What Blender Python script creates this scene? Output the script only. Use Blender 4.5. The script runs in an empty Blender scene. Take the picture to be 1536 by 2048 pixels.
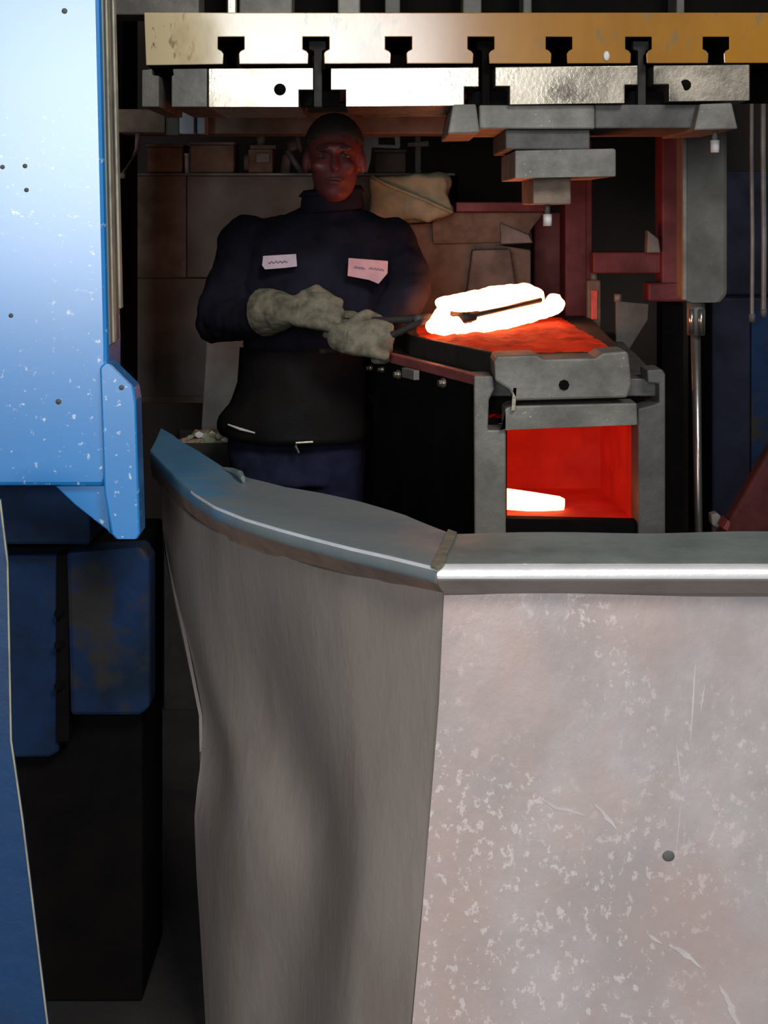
import bpy, bmesh, math, random
from mathutils import Vector, Matrix, noise
random.seed(7)
S = bpy.context.scene
COL = S.collection

# ---------------------------------------------------------------- camera, world, lights, exposure
F, CX, HY, ZC = 3000.0, 768.0, 420.0, 1.5          # focal length in pixels, principal point, eye height
cd = bpy.data.cameras.new('camera'); cam = bpy.data.objects.new('camera', cd); COL.objects.link(cam)
cam.location = (0, 0, ZC); cam.rotation_euler = (math.pi/2, 0, 0)
cd.sensor_fit = 'AUTO'; cd.sensor_width = 36; cd.lens = F/2048*36
cd.shift_y = (HY-1024)/2048; cd.clip_start = .05
S.camera = cam
S.view_settings.view_transform = 'Standard'; S.view_settings.look = 'None'
S.view_settings.gamma = 1; S.view_settings.use_curve_mapping = False
S.view_settings.exposure = 0.0
W = bpy.data.worlds.new('shop_air'); S.world = W; W.use_nodes = True
W.node_tree.nodes['Background'].inputs[0].default_value = (.75, .85, 1, 1)
W.node_tree.nodes['Background'].inputs[1].default_value = .008

def area(name, loc, target, sx, sy, power, color, spread=180):
    l = bpy.data.lights.new(name, 'AREA'); l.shape = 'RECTANGLE'; l.size = sx; l.size_y = sy
    l.energy = power; l.color = color; l.spread = math.radians(spread)
    o = bpy.data.objects.new(name, l); COL.objects.link(o); o.location = loc
    d = Vector(target)-Vector(loc); o.rotation_euler = d.to_track_quat('-Z', 'Y').to_euler()
    return o
area('roof_light_key', (2.0, -2.6, 5.4), (.1, 3.0, 1.3), 2.2, 1.6, 295, (1, .97, .95))
area('open_gate_daylight', (-1.15, -3.0, 2.1), (-1.15, 3.2, 2.1), 3.0, 1.9, 190, (.93, .97, 1))

# ---------------------------------------------------------------- helpers
def P(px, py, Y): return Vector(((px-CX)*Y/F, Y, ZC-(py-HY)*Y/F))
def link(name, me, parent=None):
    o = bpy.data.objects.new(name, me); COL.objects.link(o)
    if parent: o.parent = parent; o.matrix_parent_inverse = Matrix.Translation(-Vector(parent.location)) if not parent.parent else Matrix.Identity(4)
    return o
def thing(name, label, cat, loc=(0, 0, 0), group=None):
    o = bpy.data.objects.new(name, None); COL.objects.link(o); o.location = loc; o.empty_display_size = .05
    return tag(o, label, cat, group)
def tag(o, label, cat, group=None, kind=None):
    if label: o['label'] = label
    if cat: o['category'] = cat
    if group: o['group'] = group
    if kind: o['kind'] = kind
    return o
def fin(bm, name, m, parent=None, bevel=0, smooth=False, label=None):
    bmesh.ops.recalc_face_normals(bm, faces=bm.faces)
    me = bpy.data.meshes.new(name); bm.to_mesh(me); bm.free()
    me.materials.append(m)
    if smooth:
        for p in me.polygons: p.use_smooth = True
    o = link(name, me, parent)
    if bevel:
        b = o.modifiers.new('bevel', 'BEVEL'); b.width = bevel; b.segments = 2; b.limit_method = 'ANGLE'; b.angle_limit = .6
    if label: o['label'] = label
    return o
def a_prism(bm, pts, depth):
    """polygon of world points in a plane facing the viewer, pushed back by depth"""
    f = [bm.verts.new(p) for p in pts]; b = [bm.verts.new(Vector(p)+Vector((0, depth, 0))) for p in pts]
    n = len(pts); bm.faces.new(f); bm.faces.new(b[::-1])
    for i in range(n): bm.faces.new((f[i], b[i], b[(i+1) % n], f[(i+1) % n]))
def prism(name, poly, Y, depth, m, parent=None, bevel=.003, label=None):
    bm = bmesh.new(); a_prism(bm, [P(x, y, Y) for x, y in poly], depth)
    bm.normal_update(); bmesh.ops.triangulate(bm, faces=[f for f in bm.faces if len(f.verts) > 4])
    return fin(bm, name, m, parent, bevel, label=label)
def rect(x0, y0, x1, y1): return [(x0, y0), (x1, y0), (x1, y1), (x0, y1)]
def a_box(bm, lo, hi):
    lo, hi = Vector(lo), Vector(hi)
    a_prism(bm, [(lo.x, lo.y, lo.z), (hi.x, lo.y, lo.z), (hi.x, lo.y, hi.z), (lo.x, lo.y, hi.z)], hi.y-lo.y)
def box(name, lo, hi, m, parent=None, bevel=.003, label=None):
    bm = bmesh.new(); a_box(bm, lo, hi); return fin(bm, name, m, parent, bevel, label=label)
def a_tube(bm, pts, rad, n=12):
    pts = [Vector(p) for p in pts]; rad = rad if isinstance(rad, (list, tuple)) else [rad]*len(pts)
    rings = []
    for i, p in enumerate(pts):
        d = (pts[min(i+1, len(pts)-1)]-pts[max(i-1, 0)])
        d = d.normalized() if d.length > 1e-9 else Vector((0, 0, 1))
        up = Vector((0, 0, 1)) if abs(d.z) < .9 else Vector((1, 0, 0))
        u = d.cross(up).normalized(); v = d.cross(u).normalized()
        rings.append([bm.verts.new(p+(u*math.cos(t)+v*math.sin(t))*rad[i]) for t in [2*math.pi*k/n for k in range(n)]])
    for a, b in zip(rings, rings[1:]):
        for k in range(n): bm.faces.new((a[k], a[(k+1) % n], b[(k+1) % n], b[k]))
    bm.faces.new(rings[0]); bm.faces.new(rings[-1][::-1])
def tube(name, pts, rad, m, parent=None, n=12, label=None, bevel=0):
    bm = bmesh.new(); a_tube(bm, pts, rad, n); return fin(bm, name, m, parent, bevel, True if n > 8 else False, label)
def hex_bolt(name, c, r, h, m, parent, axis=(0, -1, 0), label=None):
    a = Vector(axis).normalized(); c = Vector(c)
    bm = bmesh.new(); a_tube(bm, [c-a*h*.2, c+a*h*.35], r*1.35, 16); a_tube(bm, [c+a*h*.3, c+a*h], r, 6)
    return fin(bm, name, m, parent, .001, False, label)
def a_ell(bm, c, r, rot=None, seg=20, ring=14):
    mt = Matrix.Translation(Vector(c)) @ (rot.to_matrix().to_4x4() if rot else Matrix.Identity(4)) @ Matrix.Diagonal((*r, 1))
    bmesh.ops.create_uvsphere(bm, u_segments=seg, v_segments=ring, radius=1, matrix=mt)
def a_cap(bm, p, q, r0, r1, n=16):
    """tapered limb with round ends"""
    p, q = Vector(p), Vector(q); L = (q-p).length; d = (q-p)/L
    pts, rr = [], []
    for t in (-.98, -.8, -.5, 0): pts.append(p+d*r0*t); rr.append(r0*math.sqrt(1-t*t))
    for t in (0, .5, .8, .98): pts.append(q+d*r1*t); rr.append(r1*math.sqrt(1-t*t))
    a_tube(bm, pts, rr, n)
def a_loft(bm, rings, n=28, pw=2.3):
    """rings: (centre, half width in x, half depth in y)"""
    R = []
    for c, hw, hd in rings:
        row = []
        for k in range(n):
            t = 2*math.pi*k/n; cs, sn = math.cos(t), math.sin(t)
            row.append(bm.verts.new(Vector(c)+Vector((hw*math.copysign(abs(cs)**(2/pw), cs), hd*math.copysign(abs(sn)**(2/pw), sn), 0))))
        R.append(row)
    for a, b in zip(R, R[1:]):
        for k in range(n): bm.faces.new((a[k], a[(k+1) % n], b[(k+1) % n], b[k]))
    bm.faces.new(R[0]); bm.faces.new(R[-1][::-1])
def remesh(o, vox, smooth=6):
    r = o.modifiers.new('remesh', 'REMESH'); r.mode = 'VOXEL'; r.voxel_size = vox; r.use_smooth_shade = True
    s = o.modifiers.new('smooth', 'SMOOTH'); s.iterations = smooth; s.factor = .5
    return o
def wrinkle(o, strength, size):
    t = bpy.data.textures.new('folds', 'CLOUDS'); t.noise_scale = size
    d = o.modifiers.new('wrinkle', 'DISPLACE'); d.texture = t; d.strength = strength; d.mid_level = .5; d.texture_coords = 'LOCAL'

# ---------------------------------------------------------------- materials
def mat(name, c1, c2=None, scale=8, rough=.6, metal=0, bump=.15, bscale=60, stretch=(1, 1, 1), lo=.4, hi=.65,
        flecks=None, fscale=60, fth=.3, emit=None, estr=0, third=None, tscale=3, tlo=.5, thi=.65, spec=.5, rvar=.12, coat=None, blotch=None, xg=None):
    m = bpy.data.materials.new(name); m.use_nodes = True; nt = m.node_tree; N = nt.nodes; L = nt.links
    b = N['Principled BSDF']; b.inputs['Roughness'].default_value = rough; b.inputs['Metallic'].default_value = metal
    b.inputs['Specular IOR Level'].default_value = spec
    tc = N.new('ShaderNodeTexCoord'); mp = N.new('ShaderNodeMapping'); mp.inputs['Scale'].default_value = stretch
    L.new(tc.outputs['Object'], mp.inputs['Vector'])
    def nz(sc, det=6, r=.6):
        n = N.new('ShaderNodeTexNoise'); n.inputs['Scale'].default_value = sc; n.inputs['Detail'].default_value = det
        n.inputs['Roughness'].default_value = r; L.new(mp.outputs['Vector'], n.inputs['Vector']); return n
    def rng(sock, a, z, o0=0, o1=1):
        r = N.new('ShaderNodeMapRange'); r.inputs[1].default_value = a; r.inputs[2].default_value = z
        r.inputs[3].default_value = o0; r.inputs[4].default_value = o1; L.new(sock, r.inputs[0]); return r.outputs[0]
    def mix(f, A, B):
        x = N.new('ShaderNodeMix'); x.data_type = 'RGBA'; L.new(f, x.inputs[0])
        for s, v in ((6, A), (7, B)):
            if isinstance(v, tuple): x.inputs[s].default_value = (*v[:3], 1)
            else: L.new(v, x.inputs[s])
        return x.outputs[2]
    n1 = nz(scale); col = None
    if c2 is None: c2 = tuple(c*.7 for c in c1)
    col = mix(rng(n1.outputs[0], lo, hi), c1, c2)
    if third: col = mix(rng(nz(tscale, 4).outputs[0], tlo, thi), col, third)
    if flecks:
        v = N.new('ShaderNodeTexVoronoi'); v.inputs['Scale'].default_value = fscale; L.new(mp.outputs['Vector'], v.inputs['Vector'])
        k = N.new('ShaderNodeMath'); k.operation = 'MULTIPLY'
        L.new(rng(v.outputs['Distance'], fth, fth*.6), k.inputs[0]); L.new(rng(nz(scale*.7+2, 3).outputs[0], .5, .6), k.inputs[1])
        col = mix(k.outputs[0], col, flecks)
    if coat:
        b.inputs['Coat Weight'].default_value, b.inputs['Coat IOR'].default_value, b.inputs['Coat Roughness'].default_value = coat
    if xg:
        sx = N.new('ShaderNodeSeparateXYZ'); L.new(tc.outputs['Object'], sx.inputs[0])
        ad = N.new('ShaderNodeMath'); ad.operation = 'ADD'; L.new(sx.outputs[0], ad.inputs[0]); L.new(rng(nz(9, 4, .65).outputs[0], .3, .7, -xg[3], xg[3]), ad.inputs[1])
        col = mix(rng(ad.outputs[0], xg[0], xg[1]), col, xg[2])
    if blotch:
        bc, bs, bt = blotch
        k = N.new('ShaderNodeMath'); k.operation = 'MULTIPLY'
        L.new(rng(nz(bs, 3, .7).outputs[0], bt, bt+.06), k.inputs[0]); L.new(rng(nz(2.2, 2).outputs[0], .42, .56), k.inputs[1])
        col = mix(k.outputs[0], col, bc)
    L.new(col, b.inputs['Base Color'])
    n2 = nz(bscale, 5)
    L.new(rng(n1.outputs[0], .3, .7, max(0, rough-rvar), min(1, rough+rvar)), b.inputs['Roughness'])
    if bump:
        bp = N.new('ShaderNodeBump'); bp.inputs['Strength'].default_value = bump; bp.inputs['Distance'].default_value = .004
        L.new(n2.outputs[0], bp.inputs['Height']); L.new(bp.outputs[0], b.inputs['Normal'])
    if emit:
        e1, e2 = emit
        L.new(mix(rng(nz(10, 4).outputs[0], .35, .7), e1, e2), b.inputs['Emission Color']); b.inputs['Emission Strength'].default_value = estr
    return m
M = {}
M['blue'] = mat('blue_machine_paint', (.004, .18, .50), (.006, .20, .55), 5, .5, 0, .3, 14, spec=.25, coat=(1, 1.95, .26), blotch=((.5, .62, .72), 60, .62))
M['blue_dark'] = mat('shade_darkened_blue_paint', (.003, .019, .066), (.003, .010, .024), 6, .75, 0, .4, 40, third=(.02, .02, .02), tscale=7, tlo=.52, thi=.62, spec=.2)  # blue darkened to put the recess shade into the paint
M['blue_sheet'] = mat('blue_sheet_paint', (.007, .042, .125), (.005, .028, .08), 5, .5, 0, .3, 30)
M['edge'] = mat('bare_sheet_edge', (.5, .48, .36), (.3, .3, .25), 20, .5, .3)
M['yellow'] = mat('yellow_press_paint', (.39, .165, .002), (.30, .12, .003), 5, .55, 0, .35, 18, (1, 1, .45), spec=.15, coat=(1, 1.9, .16), blotch=((.22, .15, .06), 38, .58), xg=(.0, -.5, (.80, .66, .38), .2))  # pale left end is washed-out daylight sheen put into the paint
M['steel'] = mat('bright_machined_steel', (.60, .53, .43), (.40, .35, .28), 7, .27, .9, .12, 90)
M['steel_dull'] = mat('dull_scaled_steel', (.20, .19, .17), (.12, .115, .105), 9, .55, .3, .4, 40)
M['iron'] = mat('dark_forge_iron', (.10, .095, .088), (.05, .047, .045), 8, .65, .2, .5, 35)
M['iron_mid'] = mat('grey_forge_iron', (.20, .19, .165), (.12, .115, .10), 9, .6, .2, .5, 35, flecks=(.4, .38, .34), fscale=70, fth=.16)
M['iron_dark'] = mat('black_forge_iron', (.028, .025, .023), (.016, .014, .013), 8, .7, .1, .5, 35, spec=.3)
M['blue_dim'] = mat('dim_blue_paint', (.008, .011, .028), (.005, .006, .014), 6, .7, 0, .3, 30, spec=.2)
M['black'] = mat('sooty_black_and_shade', (.0035, .003, .003), (.006, .005, .0045), 8, .95, 0, .5, 30, spec=.06)  # black iron, also painted where slots and recesses lie in shade
M['brown'] = mat('rust_brown_scale', (.21, .15, .105), (.12, .088, .066), 12, .75, 0, .5, 40)
M['beam'] = mat('brown_grey_beam', (.19, .165, .135), (.115, .10, .08), 10, .7, .1, .4, 40)
M['red_iron'] = mat('red_lit_iron_colour', (.17, .024, .03), (.09, .014, .015), 8, .6, 0, .4, 40)  # red glow falling on the iron is put into its colour
M['tarp'] = mat('greenish_canvas', (.34, .37, .25), (.20, .215, .14), 9, .85, 0, .6, 25)
M['screen'] = mat('grey_wall_sheet', (.165, .16, .14), (.105, .10, .088), 4, .7, .1, .35, 60)
M['white'] = mat('white_plastic', (.75, .72, .7), (.6, .57, .55), 9, .5, 0, .1)
M['pale_blue'] = mat('pale_blue_box_paint', (.42, .52, .6), (.3, .38, .45), 9, .5, 0, .1)
M['post'] = mat('grey_post_paint', (.10, .10, .088), (.065, .065, .057), 9, .7, 0, .3)
M['chrome'] = mat('chromed_rod', (.42, .41, .37), (.3, .3, .28), 9, .28, .9, .05)
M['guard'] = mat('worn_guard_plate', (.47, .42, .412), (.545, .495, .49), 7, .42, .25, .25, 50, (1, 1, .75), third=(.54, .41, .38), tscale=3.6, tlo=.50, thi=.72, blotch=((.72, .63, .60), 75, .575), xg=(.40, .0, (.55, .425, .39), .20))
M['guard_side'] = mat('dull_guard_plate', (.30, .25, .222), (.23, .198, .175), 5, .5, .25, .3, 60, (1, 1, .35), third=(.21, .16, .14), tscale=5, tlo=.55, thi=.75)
M['rim'] = mat('galvanised_rim', (.20, .245, .235), (.155, .19, .18), 8, .5, .25, .15, 60)
M['rim_blue'] = mat('blue_worn_rim', (.225, .255, .255), (.165, .20, .215), 6, .5, .25, .15, 60, xg=(-.23, -.36, (.085, .24, .40), .08))
M['weld'] = mat('tan_weld_scale', (.25, .215, .15), (.16, .145, .11), 40, .7, .1, .6, 90)
M['rust_lip'] = mat('rusty_lip', (.27, .17, .125), (.14, .10, .085), 9, .65, .1, .4, 40)
M['scratch'] = mat('bare_scratch', (.74, .69, .67), (.58, .53, .52), 30, .4, .3, .1)
M['dent'] = mat('dark_pit', (.07, .07, .065), (.12, .12, .11), 30, .8)
M['floor'] = mat('oily_floor', (.035, .032, .03), (.015, .014, .014), 4, .7, 0, .4, 25)
M['wall'] = mat('sooty_wall', (.03, .024, .02), (.05, .035, .028), 2.5, .85, 0, .3, 20)
M['hot'] = mat('white_hot_steel', (.3, .1, .04), (.2, .06, .03), 8, .8, 0, .4, 40, emit=((1, .30, .115), (1, .26, .085)), estr=13)
M['die_glow'] = mat('scale_with_painted_glow', (.26, .03, .012), (.12, .018, .01), 14, .85, 0, .6, 35, emit=((1, .03, .004), (.25, .01, .003)), estr=.35, spec=.1)  # forging's orange light on the die, put into colour and emission
M['chamber'] = mat('scaled_chamber_wall', (.16, .02, .012), (.09, .012, .008), 9, .85, 0, .5, 30, emit=((1, .012, .003), (.7, .006, .002)), estr=.3, spec=.1)  # hot wall glow, with the billet's red light put into the colour
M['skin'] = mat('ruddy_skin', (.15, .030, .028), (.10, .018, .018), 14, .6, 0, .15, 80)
M['hair'] = mat('dark_cropped_hair', (.02, .014, .012), (.035, .024, .02), 60, .8, 0, .5, 120)
M['navy'] = mat('navy_work_cloth', (.011, .010, .021), (.007, .0065, .012), 9, .9, 0, .4, 140, spec=.2)
M['apron'] = mat('black_leather', (.004, .003, .003), (.007, .005, .004), 9, .75, 0, .3, 90, spec=.25)
M['jeans'] = mat('dark_denim', (.018, .022, .055), (.010, .012, .03), 12, .9, 0, .4, 160, spec=.2)
M['glove'] = mat('stained_leather_glove', (.20, .18, .125), (.075, .07, .05), 22, .9, 0, .6, 70)
M['patch'] = mat('pale_name_patch', (.62, .5, .56), (.55, .43, .49), 30, .8, 0, .1)
M['ink'] = mat('patch_print', (.32, .23, .30), (.28, .2, .26), 30, .8, 0, 0)
M['boot'] = mat('black_boot', (.01, .009, .009), None, 9, .6)
M['nose'] = mat('painted_edge_highlight', (.86, .85, .84), (.7, .7, .69), 14, .35, .35, .15, 60)  # specular highlight along the rim nose, put into the colour
M['patch_pink'] = mat('pink_name_patch', (.66, .36, .38), (.6, .31, .33), 30, .8, 0, .1)
M['eye'] = mat('eye_white', (.10, .07, .06), None, 9, .3, 0, 0)
M['lip'] = mat('dark_lips', (.13, .03, .03), None, 9, .6, 0, 0)

# ---------------------------------------------------------------- setting
o = box('floor', (-4, -5, -.2), (4, 7.2, 0), M['floor'], bevel=0); o['kind'] = 'structure'
o = box('wall_back', (-4, 7.0, 0), (4, 7.2, 5), M['wall'], bevel=0); o['kind'] = 'structure'
o = box('wall_left', (-4.2, -5, 0), (-4, 7.2, 5), M['wall'], bevel=0); o['kind'] = 'structure'
o = box('wall_right', (4, -5, 0), (4.2, 7.2, 5), M['wall'], bevel=0); o['kind'] = 'structure'

# ---------------------------------------------------------------- steel guard in the foreground
g = thing('steel_guard', 'worn grey folded steel guard plate with a flanged rim, standing in front of the press', 'guard', (.08, 2.2, 0))
ZR, ZL = 1.0, .949
def interp(tab, y):
    if y <= tab[0][0]: return tab[0][1]
    for (a, va), (b, vb) in zip(tab, tab[1:]):
        if y <= b: return va+(vb-va)*(y-a)/(b-a)
    return tab[-1][1]
def fold_x(z):
    y = HY+F*(ZC-z)/2.16
    return (interp([(1185, 888), (1400, 878), (1600, 862), (1800, 846), (2048, 824), (2510, 790)], y)-CX)*2.16/F
zs = [ZL-ZL*i/36 for i in range(37)]
# front panel
bm = bmesh.new(); rows = []
XR = (1760-CX)*2.16/F
for z in zs:
    x0 = fold_x(z); row = []
    for k in range(25):
        x = x0+(XR-x0)*k/24
        row.append(bm.verts.new((x, 2.16+.003*noise.noise((x*4, z*4, 2))*min(1, k/3), z)))
    rows.append(row)
for a, b in zip(rows, rows[1:]):
    for k in range(24): bm.faces.new((a[k], a[k+1], b[k+1], b[k]))
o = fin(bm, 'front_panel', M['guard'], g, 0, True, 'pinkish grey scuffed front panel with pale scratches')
s = o.modifiers.new('t', 'SOLIDIFY'); s.thickness = .006; s.offset = 0; s = o.modifiers.new('e', 'EDGE_SPLIT'); s.split_angle = .7
# left panel, lofted between the measured plan curve at the rim and the bent foot
outer = [(870, 1135), (780, 1113), (700, 1095), (630, 1077), (560, 1058), (490, 1037), (430, 1013), (390, 988), (355, 960), (320, 925), (300, 903)]
inner = [(905, 1065), (810, 1030), (720, 1005), (640, 988), (570, 975), (500, 955), (450, 935), (410, 912), (375, 890), (345, 868), (322, 857)]
def onz(px, py, z): Y = (ZC-z)*F/(py-HY); return P(px, py, Y)
oc = [onz(x, y, ZR) for x, y in outer]; ic = [onz(x, y, ZR) for x, y in inner]
def shift(a, b, d): v = (b-a).normalized(); return a+v*d
topc = [shift(a, b, .045) for a, b in zip(oc, ic)]
topc[0] = Vector((fold_x(ZL), 2.163, 0)); topc[1] = (topc[0]*.48+topc[2]*.52)
sil = [(1000, 330), (1100, 334), (1180, 348), (1300, 374), (1440, 401), (1540, 399), (1640, 390), (1750, 395), (1850, 402), (2048, 414), (2400, 425)]
bm = bmesh.new(); rows = []; NK = 40
def along(c, t):
    f = t*(len(c)-1); i = min(int(f), len(c)-2); return c[i].lerp(c[i+1], f-i)
for z in zs:
    u = min(1, (ZL-z)/.5); u = u*u*(3-2*u)
    ye = 3.02-.36*u
    ex = (interp(sil, HY+F*(ZC-z)/ye)-CX)*ye/F
    x0 = fold_x(z); row = []
    for k in range(NK+1):
        t = k/NK
        p = along(topc, t)
        q = Vector((x0+(ex-x0)*t, 2.163+(ye-2.163)*(t**1.25), 0))
        w = p.lerp(q, u)
        if t > .75:
            ww = ((t-.75)/.25)**2; w = w.lerp(Vector((ex, ye, 0)), ww)
        den = min(1, t*5)*(.012*math.sin(t*11+z*3.2+u*1.5)*(.3+u)+.010*noise.noise((t*5, z*3, 5)))
        row.append(bm.verts.new((w.x+den*.75*(1-max(0, t-.8)*5), w.y+den*.65, z)))
    rows.append(row)
for a, b in zip(rows, rows[1:]):
    for k in range(NK): bm.faces.new((a[k], a[k+1], b[k+1], b[k]))
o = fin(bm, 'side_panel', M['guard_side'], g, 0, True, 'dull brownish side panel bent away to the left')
s = o.modifiers.new('t', 'SOLIDIFY'); s.thickness = .006; s.offset = 0; s = o.modifiers.new('e', 'EDGE_SPLIT'); s.split_angle = .7
# rim: flange, rolled nose and lip swept along both legs
def rim_sweep(name, oc, ic, base, m, label=None):
    bm = bmesh.new(); rows = []
    for a, b, c in zip(oc, ic, base):
        v = (b-a).normalized(); r = .015
        row = [Vector((b.x, b.y, ZR+.004*noise.noise(b*5))), a.lerp(b, .5)+Vector((0, 0, -.002)), a+v*r]
        for t in (25, 50, 75, 100, 120):
            t = math.radians(t); row.append(a+v*(r-r*math.sin(t))+Vector((0, 0, -r+r*math.cos(t))))
        row.append(Vector((c.x, c.y, ZL)) + Vector((0, -.002, 0)))
        row.append(Vector((c.x, c.y, ZL-.006)))
        rows.append([bm.verts.new(p) for p in row])
    for a, b in zip(rows, rows[1:]):
        for k in range(len(a)-1): bm.faces.new((a[k], b[k], b[k+1], a[k+1]))
    o = fin(bm, name, m, g, 0, True, label)
    return o
NS = 40
def resample(c): return [along(c, i/NS) for i in range(NS+1)]
ro, ri, rb = resample(oc), resample(ic), resample(topc)
o = rim_sweep('rim', ro, ri, rb, M['rim_blue'], 'bluish curved rim of the side panel with a rusty lip')
o.data.materials.append(M['rust_lip']); o.data.materials.append(M['nose'])
for p in o.data.polygons:
    p.material_index = 1 if p.index % 9 >= 7 else 2 if p.index % 9 == 3 and p.index < 9*29 else 0
s = o.modifiers.new('t', 'SOLIDIFY'); s.thickness = .004; s.offset = -1; s = o.modifiers.new('e', 'EDGE_SPLIT'); s.split_angle = .8
xr = [oc[0].x+(XR-oc[0].x)*i/30 for i in range(31)]
fo = [Vector((x, 2.105, ZR)) for x in xr]; fi = [Vector((ic[0].x+(XR-ic[0].x)*i/30, 2.325, ZR)) for i in range(31)]
fb = [Vector((topc[0].x+(XR-topc[0].x)*i/30, 2.158, ZL)) for i in range(31)]
o = rim_sweep('rim', fo, fi, fb, M['rim'], 'straight grey rim of the front panel with a highlight painted along its nose')
o.data.materials.append(M['nose']); o.data.materials.append(M['guard_side'])
for p in o.data.polygons:
    p.material_index = 1 if p.index % 9 in (2, 3, 4, 5) else 2 if p.index % 9 >= 6 else 0
s = o.modifiers.new('t', 'SOLIDIFY'); s.thickness = .004; s.offset = -1; s = o.modifiers.new('e', 'EDGE_SPLIT'); s.split_angle = .8
# weld over the mitre, torn tab, scratches, pit
wl = [(862, 1131), (876, 1136), (890, 1128), (896, 1105), (906, 1085), (914, 1066), (896, 1060), (886, 1080), (878, 1100), (868, 1118)]
bm = bmesh.new(); wv = [onz(x, y, ZR+.0005) for x, y in wl]; wt = [bm.verts.new(p+Vector((0, 0, .002))) for p in wv]; wb_ = [bm.verts.new(p-Vector((0, 0, .004))) for p in wv]
bm.faces.new(wt); bm.faces.new(wb_[::-1])
for i in range(len(wl)): bm.faces.new((wt[i], wb_[i], wb_[(i+1) % len(wl)], wt[(i+1) % len(wl)]))
bm.normal_update(); bmesh.ops.triangulate(bm, faces=[f for f in bm.faces if len(f.verts) > 4])
fin(bm, 'weld_seam', M['weld'], g, .001, False, 'tan weld seam across the rim corner')
tp = [onz(448, 937, ZR), onz(466, 941, ZR+.004), onz(480, 947, ZR+.010), onz(486, 957, ZR+.006), onz(488, 964, ZR+.001)]
tube('torn_tab', tp, [.003, .005, .006, .005, .003], M['rim'], g, 8)
def scratch(pts, w):
    bm = bmesh.new(); c0 = [P(x, y, 2.157) for x, y in pts]; n = 17
    ps = [along(c0, i/(n-1)) for i in range(n)]
    ps = [Vector((p.x+w*.25*noise.noise(p*90), 2.1563+.003*noise.noise((p.x*4, p.z*4, 2))*min(1, (p.x-fold_x(p.z))/.18), p.z+w*.25*noise.noise(p*70))) for p in ps]
    L = []; 
    for i, p in enumerate(ps):
        d = (ps[min(i+1, n-1)]-ps[max(i-1, 0)]).normalized(); s_ = Vector((-d.z, 0, d.x))*w*(.06+math.sin(math.pi*i/(n-1))*(.75+.5*noise.noise(p*120)))*.5
        L.append((p+s_, p-s_))
    V = [[bm.verts.new(a), bm.verts.new(b), bm.verts.new(a+Vector((0, .0025, 0))), bm.verts.new(b+Vector((0, .0025, 0)))] for a, b in L]
    for a, b in zip(V, V[1:]):
        bm.faces.new((a[0], a[1], b[1], b[0])); bm.faces.new((a[0], b[0], b[2], a[2])); bm.faces.new((a[1], a[3], b[3], b[1]))
    fin(bm, 'scratch', M['scratch'], g)
scratch([(1391, 1315), (1388, 1370), (1384, 1430), (1379, 1500)], .0028)
scratch([(1410, 1365), (1405, 1400), (1399, 1430)], .002)
scratch([(1352, 1480), (1358, 1540), (1366, 1590)], .003)
scratch([(1362, 1600), (1356, 1660), (1347, 1750)], .002)
scratch([(1295, 1868), (1310, 1880), (1325, 1888)], .005)
scratch([(1336, 1890), (1368, 1906), (1408, 1940)], .007)
scratch([(1438, 1970), (1455, 2000), (1468, 2030), (1490, 2070)], .012)
scratch([(1083, 1600), (1110, 1616), (1140, 1622), (1168, 1632)], .005)
scratch([(1188, 1608), (1210, 1630), (1236, 1662)], .006)
bm = bmesh.new(); a_ell(bm, P(1337, 1712, 2.157), (.009, .002, .008), seg=12, ring=8); fin(bm, 'pit_mark', M['dent'], g, 0, True, 'dark round pit in the front panel')

# ---------------------------------------------------------------- blue column, left foreground
c = thing('blue_column', 'tall glossy blue machine column filling the left edge, with bracket and guide strips', 'machine', (-.62, 2.85, 0))
prism('column_plate', [(-190, -260), (195, -260), (200, 0), (216, 690), (216, 955), (208, 973), (-190, 973)], 2.6, .13, M['blue'], c, .008)
prism('corner_bracket', [(199, 735), (207, 727), (219, 727), (268, 775), (272, 800), (280, 1068), (274, 1079), (232, 1079), (222, 1068), (208, 990)], 2.585, .06, M['blue'], c, .006)
prism('gusset', [(110, 972), (212, 970), (222, 1070), (214, 1060), (150, 1010)], 2.62, .03, M['blue'], c, .002)
for (x, y, Y, r) in ((243, 775, 2.585, .0045), (117, 803, 2.6, .005), (50, 332, 2.6, .004), (5, 334, 2.6, .004), (53, 380, 2.6, .004), (22, 631, 2.6, .004), (129, 22, 2.6, .005)):
    tube('bolt_hole', [P(x, y, Y)+Vector((0, -.0012, 0)), P(x, y, Y)+Vector((0, .004, 0))], r, M['dent'], c)
XS = (216-CX)*2.6/F
for i, (ya, yb, w, z0, m) in enumerate(((2.613, 2.634, .002, 692, 'rim'), (2.640, 2.662, .004, 690, 'edge'), (2.668, 2.690, .004, 686, 'steel_dull'), (2.695, 2.718, .006, 625, 'edge'))):
    xb = (200-CX)*2.6/F
    bm = bmesh.new()
    za = ZC-(-240-HY)*2.6/F; zb = ZC-(z0-HY)*2.6/F
    xt, xl = (196-CX)*2.6/F, (216-CX)*2.6/F
    pts = [(xt-.03, ya, za), (xl-.03, ya, zb), (xl+w, ya, zb), (xt+w, ya, za)]
    a_prism(bm, pts, yb-ya); fin(bm, 'guide_strip', M[m], c, .002)
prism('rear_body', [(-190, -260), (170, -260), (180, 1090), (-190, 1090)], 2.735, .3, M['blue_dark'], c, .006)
box('base_body', (-.95, 2.84, 0), ((285-CX)*2.84/F, 3.1, ZC-(1092-HY)*2.84/F), M['black'], c, .006)  # black colour stands in for the shade of the recess
o = prism('lower_box', [(132, 1105), (285, 1095), (300, 1120), (300, 1415), (280, 1432), (140, 1432)], 2.78, .07, M['blue_dark'], c, .008)
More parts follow.
